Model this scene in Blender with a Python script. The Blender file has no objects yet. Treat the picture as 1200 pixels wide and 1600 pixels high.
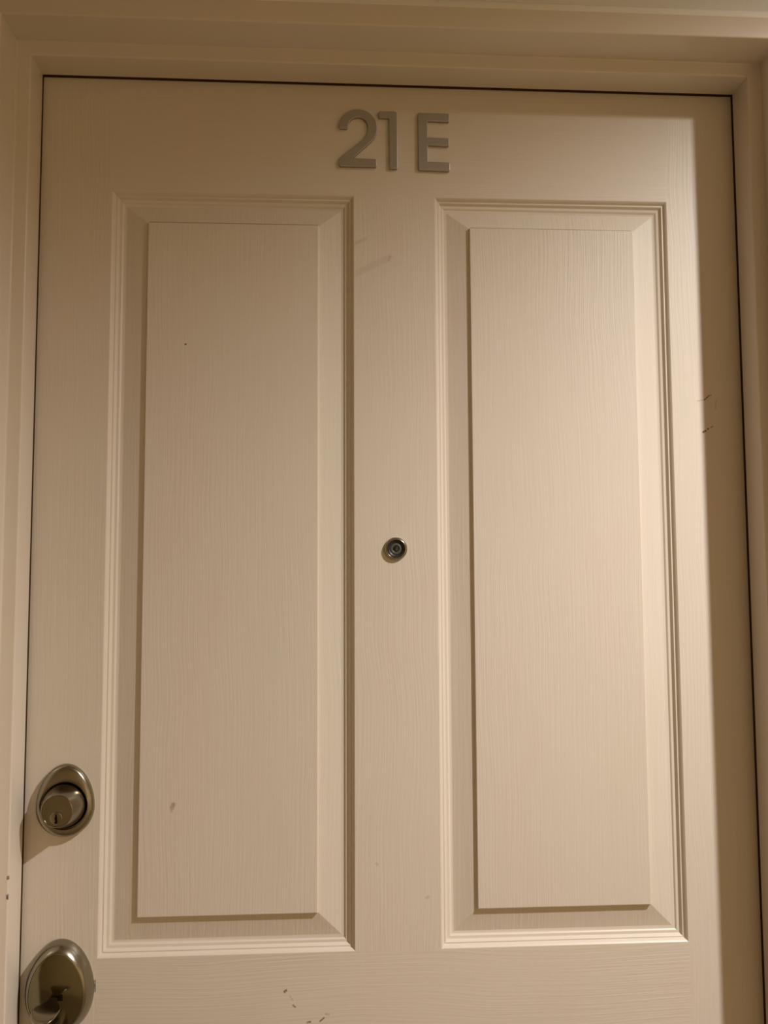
import bpy, bmesh, math
from mathutils import Matrix, Vector

# ------------------------------------------------------------------ camera
# X right, Y into the wall (door face is the plane y = 0), Z up; z = 0 is the visible top of the door.
scene = bpy.context.scene
COL = scene.collection
RV = Vector((-0.07772, -0.05659, -0.00237))
CAM = Vector((-0.0781, -1.08657, -0.63202))
F_PX = 1380.07
rot = Matrix.Rotation(RV.length, 3, RV.normalized())
base = Matrix(((1, 0, 0), (0, 0, -1), (0, 1, 0)))
Rcv = rot @ base
right, down, fwd = Vector(Rcv[0]), Vector(Rcv[1]), Vector(Rcv[2])
cam_data = bpy.data.cameras.new('camera')
cam_data.sensor_fit = 'HORIZONTAL'
cam_data.sensor_width = 36.0
cam_data.lens = F_PX / 1200.0 * 36.0
cam_data.clip_start = 0.02
cam = bpy.data.objects.new('camera', cam_data)
cam.matrix_world = Matrix((
    (right.x, -down.x, -fwd.x, CAM.x),
    (right.y, -down.y, -fwd.y, CAM.y),
    (right.z, -down.z, -fwd.z, CAM.z),
    (0, 0, 0, 1)))
COL.objects.link(cam)
scene.camera = cam

# ------------------------------------------------------------------ world, lamp, exposure
world = bpy.data.worlds.new('corridor_world')
scene.world = world
world.use_nodes = True
world.node_tree.nodes['Background'].inputs[0].default_value = (0.02, 0.015, 0.01, 1)
world.node_tree.nodes['Background'].inputs[1].default_value = 0.0

LIGHT = Vector((1.010, -0.90, 0.393))
CEIL = 0.428
FLOOR = -2.04
ld = bpy.data.lights.new('downlight_bulb', 'SPOT')
ld.energy = 141.0
ld.color = (1.0, 0.97, 0.945)
ld.shadow_soft_size = 0.028
ld.spot_size = math.radians(154)
ld.spot_blend = 0.69
lamp = bpy.data.objects.new('downlight_bulb', ld)
lamp.location = LIGHT
lamp.rotation_euler = Vector((0.05, 0.0, -1.0)).to_track_quat('-Z', 'Y').to_euler()
COL.objects.link(lamp)

scene.view_settings.view_transform = 'Standard'
scene.view_settings.look = 'None'
scene.view_settings.gamma = 1.0
scene.view_settings.use_curve_mapping = False
scene.view_settings.exposure = -0.06

# ------------------------------------------------------------------ helpers
def new_obj(name, verts, faces, mat, parent=None, smooth=False):
    me = bpy.data.meshes.new(name)
    me.from_pydata([tuple(v) for v in verts], [], faces)
    bm = bmesh.new(); bm.from_mesh(me)
    bmesh.ops.recalc_face_normals(bm, faces=bm.faces)
    bm.to_mesh(me); bm.free()
    if smooth:
        for p in me.polygons: p.use_smooth = True
    me.materials.append(mat)
    o = bpy.data.objects.new(name, me)
    COL.objects.link(o)
    if parent is not None: attach(o, parent)
    return o

def attach(o, parent):
    o.parent = parent
    m = Matrix.Translation(parent.location) if parent.type == 'EMPTY' else Matrix.Identity(4)
    o.matrix_parent_inverse = m.inverted()

def empty(name, loc):
    o = bpy.data.objects.new(name, None)
    o.location = loc
    o.empty_display_size = 0.05
    COL.objects.link(o)
    return o

def tag(o, label, cat=None, kind=None, group=None):
    o['label'] = label
    if cat: o['category'] = cat
    if kind: o['kind'] = kind
    if group: o['group'] = group
    return o

def box_data(x0, x1, y0, y1, z0, z1):
    v = [(x, y, z) for x in (x0, x1) for y in (y0, y1) for z in (z0, z1)]
    f = [(0, 1, 3, 2), (4, 6, 7, 5), (0, 4, 5, 1), (2, 3, 7, 6), (0, 2, 6, 4), (1, 5, 7, 3)]
    return v, f

def box(name, b, mat, parent=None):
    v, f = box_data(*b)
    return new_obj(name, v, f, mat, parent)

def autosmooth(o, ang=35):
    me = o.data
    for p in me.polygons: p.use_smooth = True
    bm = bmesh.new(); bm.from_mesh(me)
    lim = math.radians(ang)
    for e in bm.edges:
        if len(e.link_faces) == 2 and e.calc_face_angle(0) > lim: e.smooth = False
    bm.to_mesh(me); bm.free()

def loft(name, rings, mat, parent=None, cap0=True, cap1=True, ang=40):
    n = len(rings[0]); v = []; f = []
    for r in rings: v += [tuple(p) for p in r]
    for i in range(len(rings) - 1):
        for j in range(n):
            k = (j + 1) % n
            f.append((i*n + j, i*n + k, (i+1)*n + k, (i+1)*n + j))
    if cap0: f.append(tuple(range(n)))
    if cap1: f.append(tuple((len(rings)-1)*n + j for j in range(n)))
    o = new_obj(name, v, f, mat, parent)
    autosmooth(o, ang)
    return o

def circle(cx, cz, r, y, n=48):
    return [(cx + r*math.cos(2*math.pi*i/n), y, cz + r*math.sin(2*math.pi*i/n)) for i in range(n)]

def egg(cx, cz, a, ht, hb, y, taper=0.0, n=72):
    out = []
    for i in range(n):
        t = 2*math.pi*i/n
        s, c = math.sin(t), math.cos(t)
        x = a*c*(1 - taper*max(s, 0)**1.5)
        out.append((cx + x, y, cz + (ht if s > 0 else hb)*s))
    return out

# ------------------------------------------------------------------ materials
def mat_base(name):
    m = bpy.data.materials.new(name); m.use_nodes = True
    nt = m.node_tree; b = nt.nodes['Principled BSDF']
    return m, nt, b

def N(nt, t, **kw):
    n = nt.nodes.new(t)
    for k, v in kw.items(): setattr(n, k, v)
    return n

def math_node(nt, op, a, b=None, clamp=False):
    n = N(nt, 'ShaderNodeMath', operation=op, use_clamp=clamp)
    for i, s in enumerate((a, b)):
        if s is None: continue
        if isinstance(s, (int, float)): n.inputs[i].default_value = s
        else: nt.links.new(s, n.inputs[i])
    return n.outputs[0]

def mix_col(nt, fac, a, b):
    n = N(nt, 'ShaderNodeMix', data_type='RGBA')
    for idx, s in ((0, fac), (6, a), (7, b)):
        if isinstance(s, tuple): n.inputs[idx].default_value = s
        elif isinstance(s, (int, float)): n.inputs[idx].default_value = s
        else: nt.links.new(s, n.inputs[idx])
    return n.outputs[2]

def noise(nt, vec, scale, detail=3.0, rough=0.5, dist=0.0):
    n = N(nt, 'ShaderNodeTexNoise')
    n.inputs['Scale'].default_value = scale
    n.inputs['Detail'].default_value = detail
    n.inputs['Roughness'].default_value = rough
    n.inputs['Distortion'].default_value = dist
    nt.links.new(vec, n.inputs['Vector'])
    return n.outputs['Fac']

def mapping(nt, vec, scale, loc=(0, 0, 0)):
    n = N(nt, 'ShaderNodeMapping')
    n.inputs['Scale'].default_value = scale
    n.inputs['Location'].default_value = loc
    nt.links.new(vec, n.inputs['Vector'])
    return n.outputs[0]

def ramp(nt, fac, lo, hi):
    n = N(nt, 'ShaderNodeMapRange', clamp=True)
    n.inputs[1].default_value = lo; n.inputs[2].default_value = hi
    nt.links.new(fac, n.inputs[0])
    return n.outputs[0]

# scuffs and chips in the paint: (x0, z0, x1, z1, half width, strength, colour key) in metres on the door
MARKS = [
    (0.3840, -0.4055, 0.3935, -0.4040, 0.0006, 0.55, 'tan'),
    (0.3935, -0.4040, 0.3990, -0.3990, 0.0008, 0.95, 'dark'),
    (0.3990, -0.3990, 0.4025, -0.3975, 0.0006, 0.80, 'dark'),
    (0.4085, -0.4040, 0.4075, -0.4170, 0.0008, 0.35, 'tan'),
    (0.3905, -0.4455, 0.3935, -0.4440, 0.0013, 1.00, 'dark'),
    (0.3965, -0.4420, 0.3975, -0.4410, 0.0010, 0.95, 'dark'),
    (0.4005, -0.4395, 0.4035, -0.4380, 0.0007, 0.85, 'dark'),
    (-0.1362, -1.1145, -0.1345, -1.1130, 0.0016, 0.80, 'dark'),
    (-0.1300, -1.1195, -0.1265, -1.1245, 0.0009, 0.30, 'tan'),
    (-0.1262, -1.1300, -0.1240, -1.1320, 0.0012, 0.65, 'dark'),
    (-0.1090, -1.1500, -0.1060, -1.1495, 0.0014, 0.70, 'dark'),
    (-0.0945, -1.1490, -0.0900, -1.1455, 0.0011, 0.75, 'dark'),
    (-0.0880, -1.1410, -0.0840, -1.1420, 0.0013, 0.40, 'tan'),
    (-0.2620, -0.3390, -0.2614, -0.3386, 0.0011, 0.95, 'dark'),
    (-0.2705, -0.9000, -0.2690, -0.8965, 0.0028, 0.60, 'tan'),
    (-0.2715, -0.9035, -0.2708, -0.9045, 0.0014, 0.45, 'tan'),
    (-0.0530, -0.2080, -0.0380, -0.2005, 0.0022, 0.20, 'grey'),
    (-0.0520, -0.2470, -0.0080, -0.2240, 0.0045, 0.14, 'grey'),
    (-0.0090, -0.2290, -0.0080, -0.2230, 0.0014, 0.30, 'grey'),
    (-0.0275, -0.9700, -0.0260, -0.9710, 0.0016, 0.25, 'grey'),
    (-0.3564, -1.0950, -0.3560, -1.1075, 0.0009, 0.85, 'dark'),
    (0.0330, -1.0110, 0.0350, -1.0100, 0.0020, 0.25, 'grey'),
]
# thin darker line painted along the top ledge of each upper panel
LEDGE_LINES = [(-0.3085, -0.1825, -0.0985, -0.1825, 0.0011, 0.62, 'umber'), (0.0965, -0.1825, 0.3050, -0.1825, 0.0011, 0.50, 'umber')]
FRAME_MARKS = [
    (-0.4418, -0.9605, -0.4418, -0.9620, 0.0017, 0.95, 'dark'),
    (-0.4422, -0.9800, -0.4422, -0.9840, 0.0015, 0.90, 'dark'),
]
MARK_COL = {'umber': (0.20, 0.13, 0.07, 1), 'dark': (0.034, 0.014, 0.004, 1), 'tan': (0.23, 0.13, 0.065, 1), 'grey': (0.30, 0.25, 0.18, 1)}

def stroke_group():
    g = bpy.data.node_groups.new('stroke_mask', 'ShaderNodeTree')
    itf = g.interface
    for nm, tp in (('P', 'NodeSocketVector'), ('A', 'NodeSocketVector'), ('D', 'NodeSocketVector'),
                   ('InvLen2', 'NodeSocketFloat'), ('Width', 'NodeSocketFloat'), ('Strength', 'NodeSocketFloat')):
        itf.new_socket(nm, in_out='INPUT', socket_type=tp)
    itf.new_socket('Mask', in_out='OUTPUT', socket_type='NodeSocketFloat')
    gi = g.nodes.new('NodeGroupInput'); go = g.nodes.new('NodeGroupOutput')
    def vm(op, a, b):
        n = g.nodes.new('ShaderNodeVectorMath'); n.operation = op
        g.links.new(a, n.inputs[0])
        if op == 'SCALE': g.links.new(b, n.inputs[3])
        elif b is not None: g.links.new(b, n.inputs[1])
        return n
    pa = vm('SUBTRACT', gi.outputs['P'], gi.outputs['A']).outputs[0]
    dt = vm('DOT_PRODUCT', pa, gi.outputs['D']).outputs[1]
    t = math_node(g, 'MULTIPLY', dt, gi.outputs['InvLen2'], clamp=True)
    dd = vm('SCALE', gi.outputs['D'], t).outputs[0]
    df = vm('SUBTRACT', pa, dd).outputs[0]
    ln = vm('LENGTH', df, None).outputs[1]
    q = math_node(g, 'DIVIDE', ln, gi.outputs['Width'])
    s = N(g, 'ShaderNodeMapRange', clamp=True, interpolation_type='SMOOTHSTEP')
    s.inputs[1].default_value = 1.3; s.inputs[2].default_value = 0.5
    g.links.new(q, s.inputs[0])
    o = math_node(g, 'MULTIPLY', s.outputs[0], gi.outputs['Strength'])
    g.links.new(o, go.inputs[0])
    return g
STROKE = stroke_group()

PAINT = (0.730, 0.645, 0.548, 1)

def paint_material(name, grain=None, marks=(), rough=0.42, spec=0.35, mark_y=None):
    m, nt, b = mat_base(name)
    tc = N(nt, 'ShaderNodeTexCoord').outputs['Object']
    # broad, hand-worn patches of slightly greener and slightly pinker paint
    n1 = noise(nt, mapping(nt, tc, (1, 1, 0.45)), 5.0, 3.0, 0.55)
    col = mix_col(nt, ramp(nt, n1, 0.40, 0.68), PAINT, (0.703, 0.640, 0.524, 1))
    n2 = noise(nt, mapping(nt, tc, (1, 1, 0.6), (3.1, 0, 7.7)), 9.0, 4.0, 0.6)
    col = mix_col(nt, ramp(nt, n2, 0.50, 0.80), col, (0.726, 0.618, 0.535, 1))
    height = None
    if grain:
        sc = (430.0, 60.0, 7.0) if grain == 'v' else (7.0, 60.0, 400.0)
        sc2 = (120.0, 30.0, 2.2) if grain == 'v' else (2.2, 30.0, 110.0)
        wob = N(nt, 'ShaderNodeTexNoise'); wob.inputs['Scale'].default_value = 3.0
        nt.links.new(tc, wob.inputs['Vector'])
        add = N(nt, 'ShaderNodeVectorMath', operation='MULTIPLY_ADD')
        nt.links.new(wob.outputs['Color'], add.inputs[0])
        add.inputs[1].default_value = (0.035, 0, 0.035)
        nt.links.new(tc, add.inputs[2])
        gv = add.outputs[0]
        g1 = noise(nt, mapping(nt, gv, sc), 1.0, 3.0, 0.6)
        g2 = noise(nt, mapping(nt, gv, sc2), 1.0, 2.0, 0.5)
        g1c = ramp(nt, g1, 0.38, 0.62)
        area = ramp(nt, noise(nt, mapping(nt, tc, (2.2, 1, 1.1) if grain == 'v' else (1.1, 1, 2.2), (1.7, 0, 2.3)), 2.4, 2.0, 0.5), 0.32, 0.62)
        amp = math_node(nt, 'MULTIPLY_ADD', area, 0.85)
        amp.node.inputs[2].default_value = 0.15
        height = math_node(nt, 'ADD', math_node(nt, 'MULTIPLY', g1c, amp), math_node(nt, 'MULTIPLY', g2, 0.28))
        col = mix_col(nt, math_node(nt, 'MULTIPLY', math_node(nt, 'SUBTRACT', 1.0, g1c), 0.05), col, (0.40, 0.29, 0.19, 1))
    else:
        g1 = noise(nt, tc, 180.0, 3.0, 0.55)
        g2 = noise(nt, mapping(nt, tc, (1, 1, 1)), 22.0, 2.0, 0.5)
        height = math_node(nt, 'ADD', math_node(nt, 'MULTIPLY', g1, 0.25), math_node(nt, 'MULTIPLY', g2, 1.6))
    if marks:
        broken = ramp(nt, noise(nt, tc, 700.0, 2.0, 0.6), 0.30, 0.52)
        flat = mapping(nt, tc, (1, 0, 1) if mark_y is None else (1, 1, 1))
        for (x0, z0, x1, z1, w, s, key) in marks:
            g = N(nt, 'ShaderNodeGroup'); g.node_tree = STROKE
            nt.links.new(flat, g.inputs['P'])
            g.inputs['A'].default_value = (x0, mark_y or 0, z0)
            g.inputs['D'].default_value = (x1 - x0, 0, z1 - z0)
            g.inputs['InvLen2'].default_value = 1.0 / ((x1-x0)**2 + (z1-z0)**2)
            g.inputs['Width'].default_value = w
            g.inputs['Strength'].default_value = s
            fac = math_node(nt, 'MULTIPLY', g.outputs[0], broken) if key in ('dark', 'tan') else g.outputs[0]
            col = mix_col(nt, fac, col, MARK_COL[key])
    nt.links.new(col, b.inputs['Base Color'])
    b.inputs['Roughness'].default_value = rough
    b.inputs['Specular IOR Level'].default_value = spec
    bp = N(nt, 'ShaderNodeBump')
    bp.inputs['Strength'].default_value = 0.30 if grain else 0.35
    bp.inputs['Distance'].default_value = 0.00040 if grain else 0.0004
    nt.links.new(height, bp.inputs['Height'])
    nt.links.new(bp.outputs[0], b.inputs['Normal'])
    return m

M_V = paint_material('door_paint_upright_grain', 'v', MARKS)
M_H = paint_material('door_paint_level_grain', 'h', MARKS)
M_MOULD = paint_material('door_paint_moulding', None, rough=0.40)
M_PANEL = paint_material('door_paint_panel', 'v', MARKS + LEDGE_LINES)
M_FRAME = paint_material('frame_paint', None, FRAME_MARKS, rough=0.24, spec=0.5, mark_y=-0.0482)

def plain(name, colr, rough=0.6, bump=None, metal=0.0, spread=0.08):
    m, nt, b = mat_base(name)
    tc = N(nt, 'ShaderNodeTexCoord').outputs['Object']
    n = noise(nt, tc, 30.0, 4.0, 0.6)
    dark = tuple(c*(1-spread) for c in colr[:3]) + (1,)
    nt.links.new(mix_col(nt, n, dark, colr), b.inputs['Base Color'])
    b.inputs['Roughness'].default_value = rough
    b.inputs['Metallic'].default_value = metal
    if bump:
        h = noise(nt, tc, bump[0], 4.0, 0.6)
        bp = N(nt, 'ShaderNodeBump'); bp.inputs['Distance'].default_value = bump[1]
        nt.links.new(h, bp.inputs['Height']); nt.links.new(bp.outputs[0], b.inputs['Normal'])
    return m

def metal(name, colr, rough, brush=None, bumpd=0.00003):
    m, nt, b = mat_base(name)
    tc = N(nt, 'ShaderNodeTexCoord').outputs['Object']
    n = noise(nt, mapping(nt, tc, brush or (1, 1, 1)), 60.0 if not brush else 1.0, 4.0, 0.6)
    nt.links.new(mix_col(nt, n, tuple(c*0.82 for c in colr[:3]) + (1,), colr), b.inputs['Base Color'])
    b.inputs['Metallic'].default_value = 1.0
    rr = N(nt, 'ShaderNodeMapRange'); rr.inputs[3].default_value = rough*0.85; rr.inputs[4].default_value = rough*1.2
    nt.links.new(n, rr.inputs[0]); nt.links.new(rr.outputs[0], b.inputs['Roughness'])
    return m

M_WALL = plain('wall_paint', (0.76, 0.75, 0.70, 1), 0.75, (120.0, 0.0006))
M_WALLFAR = plain('corridor_paint', (0.85, 0.665, 0.405, 1), 0.8, (120.0, 0.0006))
M_CEIL = plain('ceiling_paint', (0.72, 0.62, 0.48, 1), 0.85, (90.0, 0.001))
M_FLOOR = plain('corridor_carpet', (0.37, 0.265, 0.14, 1), 0.95, (400.0, 0.003), spread=0.3)
M_CAULK = plain('caulk', (0.86, 0.84, 0.77, 1), 0.35)
M_GAP_SHADE = plain('gap_shade_brown', (0.060, 0.030, 0.010, 1), 0.9)  # dark brown that paints the shade of the gap round the door
M_GAP_SHADE.node_tree.nodes['Principled BSDF'].inputs['Specular IOR Level'].default_value = 0.1
M_NICKEL = metal('satin_nickel', (0.36, 0.325, 0.255, 1), 0.22)
M_NICKEL_DK = metal('aged_nickel', (0.31, 0.275, 0.205, 1), 0.17)
M_POLISH = metal('polished_nickel', (0.235, 0.21, 0.135, 1), 0.11)
M_NUM = metal('brushed_grey_metal', (0.47, 0.455, 0.425, 1), 0.42, (40, 40, 900))
M_BLACK = plain('keyway_black', (0.010, 0.006, 0.004, 1), 0.9)
M_BLACK.node_tree.nodes['Principled BSDF'].inputs['Specular IOR Level'].default_value = 0.05
M_LENSRING = plain('lens_barrel_black', (0.020, 0.022, 0.019, 1), 0.42)
M_SEAT = plain('lens_seat_grey', (0.085, 0.088, 0.078, 1), 0.4)
M_LAMPTRIM = plain('lamp_trim_white', (0.8, 0.78, 0.72, 1), 0.5)

def glass_material():
    m, nt, b = mat_base('viewer_lens_glass')
    b.inputs['Base Color'].default_value = (0.012, 0.014, 0.012, 1)
    b.inputs['Roughness'].default_value = 0.06
    b.inputs['Coat Weight'].default_value = 1.0
    b.inputs['Coat Roughness'].default_value = 0.03
    return m
M_LENS = glass_material()

# ------------------------------------------------------------------ room shell
W = 0.441            # half width of the visible door between the stops
HZ = -0.0019         # the head drops this much from left to right
O = 0.0172           # stop height
O2 = 0.0455          # outer edge of the frame face
S = 0.049            # stop depth in front of the door
S2 = 0.1008          # frame face in front of the door
WALLY = -0.0975
def head(x): return HZ * (x + W) / (2 * W)

XW = 2.6; YB = -2.15
vw = [(-XW, WALLY, FLOOR), (XW, WALLY, FLOOR), (XW, WALLY, CEIL), (-XW, WALLY, CEIL),
      (-W-O2, WALLY, FLOOR), (W+O2, WALLY, FLOOR), (W+O2, WALLY, O2 + HZ), (-W-O2, WALLY, O2)]
vw += [(x, 0.06, z) for x, y, z in vw]
fw = []
for off in (0, 8):
    fw += [(off+0, off+4, off+7, off+3), (off+3, off+7, off+6, off+2), (off+2, off+6, off+5, off+1)]
fw += [(4, 12, 15, 7), (7, 15, 14, 6), (6, 14, 13, 5)]
wf = new_obj('wall_front', vw, fw, M_WALL)
tag(wf, 'pale grey plaster wall above the door frame', 'wall', 'structure')
for nm, b, m, lb, ct in (
        ('wall_back', (-XW, XW, YB-0.05, YB, FLOOR, CEIL), M_WALLFAR, 'beige corridor wall opposite the door', 'wall'),
        ('wall_left', (-XW-0.05, -XW, YB, 0.06, FLOOR, CEIL), M_WALLFAR, 'beige wall at the left end of the corridor', 'wall'),
        ('wall_right', (XW, XW+0.05, YB, 0.06, FLOOR, CEIL), M_WALLFAR, 'beige wall at the right end of the corridor', 'wall'),
        ('floor', (-XW, XW, YB, 0.10, FLOOR-0.05, FLOOR), M_FLOOR, 'brown carpet floor of the corridor', 'floor'),
        ('ceiling', (-XW, XW, YB, 0.06, CEIL, CEIL+0.05), M_CEIL, 'cream ceiling of the corridor', 'ceiling')):
    o = box(nm, b, m); tag(o, lb, ct, 'structure')
    if nm == 'ceiling': CEILING = o
ring = [circle(0, 0, r, y) for r, y in ((0.085, 0.0), (0.085, 0.004), (0.078, 0.007), (0.064, 0.006), (0.060, 0.0))]
ring = [[(LIGHT.x + x, LIGHT.y + z, CEIL - y) for x, y, z in r] for r in ring]
loft('downlight_trim', ring, M_LAMPTRIM, CEILING, cap0=False, cap1=False)

# ------------------------------------------------------------------ door frame (steel, one profile mitred round the opening)
def rounded(pts, r, seg=3):
    out = [pts[0]]
    for i in range(1, len(pts)-1):
        p0, p, p1 = Vector(pts[i-1]), Vector(pts[i]), Vector(pts[i+1])
        d0, d1 = (p0-p).normalized(), (p1-p).normalized()
        rr = min(r, (p0-p).length*0.45, (p1-p).length*0.45)
        a, c = p + d0*rr, p + d1*rr
        for k in range(seg+1):
            t = k/seg
            q = a*(1-t)**2 + p*2*t*(1-t) + c*t*t
            out.append((q.x, q.y))
    out.append(pts[-1])
    return out

GAP = 0.0058
prof = rounded([(O2, -0.090), (O2, -S2), (O, -S2), (O, -S), (0.0, -S), (0.0, -GAP), (O, -GAP), (O, 0.058), (O2, 0.058)], 0.0022, 4)
frame = empty('trim_1', (0, -S2, FLOOR))
tag(frame, 'cream painted steel door frame with a square stop around the door', 'door frame', 'structure')
def sweep(name, rows, mat, parent):
    n = len(rows[0]); v = [p for r in rows for p in r]; f = []
    for i in range(len(rows)-1):
        for j in range(n-1):
            f.append((i*n+j, i*n+j+1, (i+1)*n+j+1, (i+1)*n+j))
    o = new_obj(name, v, f, mat, parent); autosmooth(o, 40); return o
for s in (-1, 1):
    sweep('jamb', [[(s*(W+o), y, FLOOR) for o, y in prof], [(s*(W+o), y, o + head(s*W)) for o, y in prof]], M_FRAME, frame)
sweep('frame_head', [[(-(W+o), y, o + head(-W)) for o, y in prof], [((W+o), y, o + head(W)) for o, y in prof]], M_FRAME, frame)
# caulk bead between frame and wall
cb = [(O2 + 0.0085*math.cos(a) - 0.0005, WALLY + 0.001 - 0.0045*math.sin(a)) for a in [math.pi*k/8 for k in range(9)]]
rows = [[(-(W+o), y, FLOOR) for o, y in cb], [(-(W+o), y, o) for o, y in cb], [((W+o), y, o + HZ) for o, y in cb], [((W+o), y, FLOOR) for o, y in cb]]
sweep('caulk_bead', rows, M_CAULK, frame)
# dark strip added in the gap behind the stop, standing in for shade and dirt
gap_pts = [(0.0006, -GAP), (0.0006, -0.0004), (O, -0.0004)]
rows = [[(-(W+o), y, FLOOR) for o, y in gap_pts], [(-(W+o), y, o) for o, y in gap_pts], [((W+o), y, o + HZ) for o, y in gap_pts], [((W+o), y, FLOOR) for o, y in gap_pts]]
sweep('gap_shade', rows, M_GAP_SHADE, frame)

# ------------------------------------------------------------------ door
door = empty('door_1', (W, 0.022, FLOOR))
tag(door, 'cream wood grain panelled apartment door with nickel locks and peephole', 'door', 'structure')
XE = W + 0.013                       # real door edge, hidden behind the stop
CX = -0.0014                         # panels sit a hair left of centre
XI, XO = 0.0508, 0.3536
ZT, ZB = -0.1441, -1.0713            # tall upper panels
ZT2, ZB2 = -1.275, -1.80             # short lower panels (below the picture)
ZBOT = FLOOR + 0.008
TH = 0.044
def slab(name, x0, x1, z0, z1a, z1b, mat):
    v = [(x0, 0, z0), (x1, 0, z0), (x1, 0, z1b), (x0, 0, z1a)]
    v += [(x, TH, z) for x, y, z in v]
    f = [(0, 1, 2, 3), (7, 6, 5, 4), (0, 4, 5, 1), (1, 5, 6, 2), (2, 6, 7, 3), (3, 7, 4, 0)]
    return new_obj(name, v, f, mat, door)
slab('stile', -XE, CX-XO, ZBOT, 0.012, 0.012 + head(CX-XO), M_V)
slab('stile', CX+XO, XE, ZBOT, 0.012 + head(CX+XO), 0.012 + HZ, M_V)
slab('top_rail', CX-XO, CX+XO, ZT, 0.012 + head(CX-XO), 0.012 + head(CX+XO), M_H)
slab('lock_rail', CX-XO, CX+XO, ZT2, ZB, ZB, M_H)
slab('bottom_rail', CX-XO, CX+XO, ZBOT, ZB2, ZB2, M_H)
slab('mullion', CX-XI, CX+XI, ZB, ZT, ZT, M_V)
slab('mullion', CX-XI, CX+XI, ZB2, ZT2, ZT2, M_V)

MO = [(0, 0), (0.8, 0.1), (2.0, 1.0), (3.2, 2.6), (4.2, 4.1), (4.7, 4.6), (5.4, 4.5), (6.1, 4.6), (6.7, 5.2), (8.0, 7.2),
      (8.7, 8.0), (9.5, 8.3), (11.2, 8.4), (11.9, 8.7), (13.0, 9.9), (13.7, 10.4), (15.0, 10.7), (17.0, 10.8)]
PA = [(17.0, 10.8), (44.6, 4.5), (45.0, 4.3), (45.5, 1.0), (45.8, 0.65), (46.3, 0.5)]
def rect_ring(x0, x1, z0, z1, s, d):
    y = d*0.001
    st = 0.001*(s if s <= 18 else 18 + (s-18)*0.80)      # the top bevel is a little narrower
    s *= 0.001
    return [(x0+s, y, z0+s), (x1-s, y, z0+s), (x1-s, y, z1-st), (x0+s, y, z1-st)]
def panel(x0, x1, z0, z1):
    o = loft('panel_moulding', [rect_ring(x0, x1, z0, z1, s, d) for s, d in MO], M_MOULD, door, cap0=False, cap1=False, ang=28)
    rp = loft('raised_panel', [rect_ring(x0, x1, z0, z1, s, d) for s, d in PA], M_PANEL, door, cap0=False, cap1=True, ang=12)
for z0, z1 in ((ZB, ZT), (ZB2, ZT2)):
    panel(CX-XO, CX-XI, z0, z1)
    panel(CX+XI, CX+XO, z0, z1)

# ------------------------------------------------------------------ deadbolt
DX, DZ = -0.3940, -0.8930
EZ = -0.8960
R = []
for a, ht, hb, y in ((33.4, 49.6, 33.8, 0.2), (33.7, 50.0, 34.2, -2.0), (33.5, 49.8, 34.0, -5.0), (32.9, 49.0, 33.4, -7.0),
                     (31.8, 47.4, 32.5, -8.6), (30.6, 45.6, 31.5, -9.5), (29.6, 43.6, 30.6, -9.9)):
    R.append(egg(DX, EZ, a*.001, ht*.001, hb*.001, y*.001, 0.03))
for rr, y in ((28.0, -10.9), (27.5, -10.7), (27.2, -7.0)):
    R.append([(DX + rr*.001*math.cos(2*math.pi*i/72), y*.001, DZ + rr*.001*math.sin(2*math.pi*i/72)) for i in range(72)])
db = loft('deadbolt', R, M_NICKEL, door, ang=50)
tag(db, 'satin nickel deadbolt with an egg shaped rose and keyed cylinder')
cyl = [circle(DX, DZ, r*.001, y*.001, 64) for r, y in ((26.6, -6.9), (26.2, -10.0), (18.7, -34.2), (18.5, -35.0), (18.0, -35.7), (17.4, -36.0), (16.8, -36.0), (16.6, -35.4), (16.0, -35.4), (1.0, -35.4))]
loft('lock_cylinder', cyl, M_NICKEL_DK, db, ang=13)
PX, PZ = DX - 0.0006, DZ - 0.0072
loft('key_plug', [circle(PX, PZ, r*.001, y*.001, 40) for r, y in ((6.9, -35.3), (6.7, -36.2), (6.2, -36.5), (5.8, -36.4), (0.4, -36.4))], M_NICKEL, db, ang=30)
kz = [(-0.9, 4.2), (0.9, 4.2), (1.2, 2.2), (1.7, 0.4), (1.4, -1.2), (2.0, -3.0), (1.6, -6.2), (-1.5, -6.2), (-0.8, -2.6), (-1.7, -0.4), (-0.7, 2.0)]
loft('keyhole', [[(PX + x*.001, y, PZ + z*.001) for x, z in kz] for y in (-0.0362, -0.0366)], M_BLACK, db)

# ------------------------------------------------------------------ door handle with thumb latch
HX, HZ0 = -0.3955, -1.1045
R = []
for a, ht, hb, y in ((38.6, 57.5, 46.5, 0.2), (39.0, 58.0, 47.0, -2.0), (38.8, 57.8, 46.8, -4.5), (37.8, 56.4, 45.4, -9.0),
                     (36.2, 54.2, 43.2, -13.0), (34.4, 51.6, 40.8, -16.4), (32.8, 49.2, 38.8, -18.6), (31.8, 47.8, 37.7, -19.4), (31.2, 46.9, 37.0, -19.4), (30.9, 46.4, 36.7, -18.6)):
    R.append(egg(HX, HZ0, a*.001, ht*.001, hb*.001, y*.001, 0.05))
hd = loft('door_handle', R, M_NICKEL, door, ang=60)
tag(hd, 'satin nickel handle with a tall egg shaped plate and thumb latch')
loft('plate_face', [egg(HX, HZ0, a*.001, ht*.001, hb*.001, y*.001, 0.05) for a, ht, hb, y in ((30.85, 46.3, 36.6, -18.5), (30.85, 46.3, 36.6, -18.9), (30.2, 45.6, 36.0, -19.1))], M_POLISH, hd, ang=30)
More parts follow.
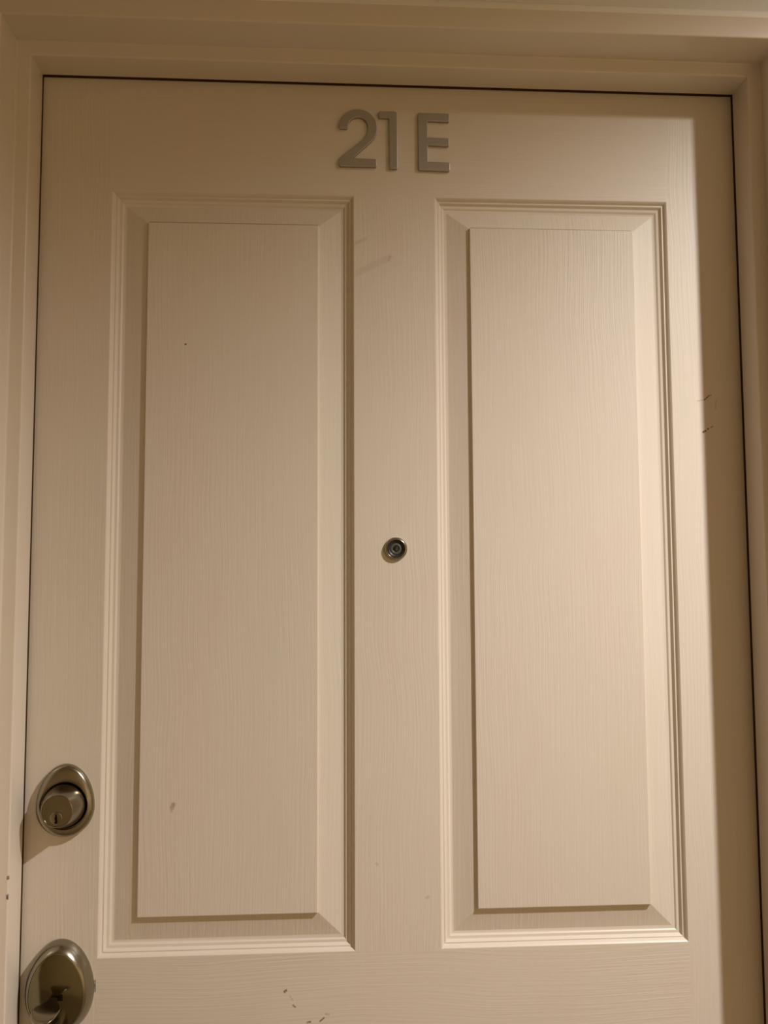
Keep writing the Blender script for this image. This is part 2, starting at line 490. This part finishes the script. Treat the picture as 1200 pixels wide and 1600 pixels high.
# slot, thumb lever and grip
loft('slot', [[(HX + (x+1)*.001, y, HZ0 + z*.001) for x, z in ((-7, -4), (-6.5, 1), (-3, 2.6), (3, 2.8), (6.5, 3.0), (7, 1), (7, -4))] for y in (-0.0188, -0.0194)], M_BLACK, hd)
TR = []
for w, h, y, z in ((5.5, 2.0, -17, -0.6), (5.5, 2.0, -25, -0.6), (6.5, 2.0, -31, -0.6), (10.0, 2.0, -36, -0.8), (13.6, 2.1, -42, -1.2),
                   (15.2, 2.2, -49, -2.0), (15.0, 2.2, -56, -3.2), (12.8, 2.1, -63, -4.9), (8.6, 1.9, -68, -6.4), (4.0, 1.5, -70.5, -7.2), (0.8, .8, -71, -7.4)):
    TR.append([(HX - 0.001 + w*.001*math.cos(2*math.pi*i/28), y*.001, HZ0 + z*.001 + h*.001*math.sin(2*math.pi*i/28) + 0.0020*(math.cos(2*math.pi*i/28)**2)*(w/16)) for i in range(28)])
loft('thumb_latch', TR, M_NICKEL_DK, hd, ang=60)
path = [(-15, -29), (-30, -31), (-44, -36), (-55, -47), (-60, -66), (-61, -100), (-60, -150), (-55, -178), (-42, -196), (-24, -203), (0, -205)]
GR = []
for i, (y, z) in enumerate(path):
    a = Vector(path[max(i-1, 0)]); b = Vector(path[min(i+1, len(path)-1)])
    d = (b-a).normalized(); nrm = Vector((-d.y, d.x))
    w = 9.5; h = 6.5
    GR.append([(HX + w*.001*math.cos(2*math.pi*k/24), (y + nrm.x*h*math.sin(2*math.pi*k/24))*.001, HZ0 + (z + nrm.y*h*math.sin(2*math.pi*k/24))*.001) for k in range(24)])
loft('grip', GR, M_NICKEL, hd, ang=60)

# ------------------------------------------------------------------ peephole
QX, QZ = -0.0020, -0.5930
pe = loft('peephole', [circle(QX, QZ, r*.001, y*.001, 56) for r, y in ((14.2, 0.2), (14.3, -1.0), (14.0, -2.6), (13.2, -4.0), (12.2, -4.9), (11.6, -5.1), (11.2, -4.9), (10.9, -4.2), (10.9, -1.0))], M_NICKEL, door, cap1=True, ang=50)
tag(pe, 'round nickel door viewer with a dark glass lens')
loft('lens_barrel', [circle(QX, QZ, r*.001, y*.001, 48) for r, y in ((10.8, -0.9), (10.8, -3.4), (9.8, -3.6), (8.6, -2.4), (6.9, -1.8), (6.7, -1.2))], M_LENSRING, pe, ang=40)
loft('lens_seat', [circle(QX, QZ, r*.001, y*.001, 48) for r, y in ((6.9, -1.2), (6.8, -2.4), (5.6, -2.9), (4.2, -2.6), (3.6, -1.9))], M_SEAT, pe, ang=40)
loft('lens', [circle(QX, QZ, r*.001, y*.001, 40) for r, y in ((3.7, -1.8), (3.6, -2.4), (3.0, -3.1), (2.1, -3.6), (1.1, -3.85), (0.3, -3.9))], M_LENS, pe, ang=80)

# ------------------------------------------------------------------ the characters 2 1 E
# outlines in fifths of a photo pixel (x right, z down), 76 mm tall
K = 0.0404/50.0/5.0 * 1.0
def arc(cx, cy, rx, ry, a0, a1, n):
    return [(cx + rx*math.cos(math.radians(a0+(a1-a0)*i/n)), cy + ry*math.sin(math.radians(a0+(a1-a0)*i/n))) for i in range(n+1)]
two = ([(163, 318), (155, 308)] + arc(303, 312, 148, 148, 184, 360, 22) + [(446, 350), (432, 382), (412, 410), (262, 547), (440, 552), (446, 560), (446, 606), (440, 613), (166, 613), (155, 602), (156, 562), (163, 545), (345, 398), (366, 368), (379, 336), (381, 312)]
       + arc(303, 306, 78, 78, 0, -178, 18) + [(224, 312), (216, 319)])
one = [(462, 184), (470, 175), (584, 175), (598, 180), (605, 192), (608, 618), (602, 624), (550, 624), (545, 618), (543, 230), (470, 228), (462, 220)]
ee = [(775, 180), (1008, 182), (1012, 188), (1010, 240), (1004, 246), (840, 244), (841, 372), (1004, 376), (1008, 382), (1007, 432), (1001, 438), (842, 434), (842, 562), (1008, 566), (1013, 572), (1012, 626), (1006, 633), (776, 630), (769, 622), (768, 188)]
X0, Z0 = 0.0293, -0.0353       # E top left corner on the door
KX, KZ = 0.0403/244.0, 0.0761/452.0
from mathutils.geometry import tessellate_polygon
def character(name, outline, label, cat):
    pts = [(X0 + (x-768)*KX, Z0 - (y-179)*KZ) for x, y in outline]
    cx = sum(p[0] for p in pts)/len(pts); cz = min(p[1] for p in pts)
    loc = Vector((cx, 0, cz))
    me = bpy.data.meshes.new(name); bm = bmesh.new()
    lo = [bm.verts.new((x-cx, -0.0002, z-cz)) for x, z in pts]
    f = bm.faces.new(lo)
    r = bmesh.ops.extrude_face_region(bm, geom=[f])
    bmesh.ops.translate(bm, vec=(0, -0.0042, 0), verts=[g for g in r['geom'] if isinstance(g, bmesh.types.BMVert)])
    bmesh.ops.recalc_face_normals(bm, faces=bm.faces)
    front = [fc for fc in bm.faces if len(fc.verts) > 4 and all(v.co.y < -0.003 for v in fc.verts)]
    ed = list({e for fc in front for e in fc.edges})
    bmesh.ops.bevel(bm, geom=ed, offset=0.0005, segments=2, affect='EDGES', profile=0.5)
    bmesh.ops.triangulate(bm, faces=[fc for fc in bm.faces if len(fc.verts) > 4])
    bm.to_mesh(me); bm.free()
    me.materials.append(M_NUM)
    o = bpy.data.objects.new(name, me); o.location = loc; COL.objects.link(o)
    return tag(o, label, cat, group='characters of the apartment number')
character('door_numeral', two, 'brushed grey metal numeral 2 with a curved top on the upper door rail', 'numeral')
character('door_numeral', one, 'brushed grey metal numeral 1 on the door between the 2 and the E', 'numeral')
character('door_letter', ee, 'brushed grey metal letter E on the upper door rail', 'letter')
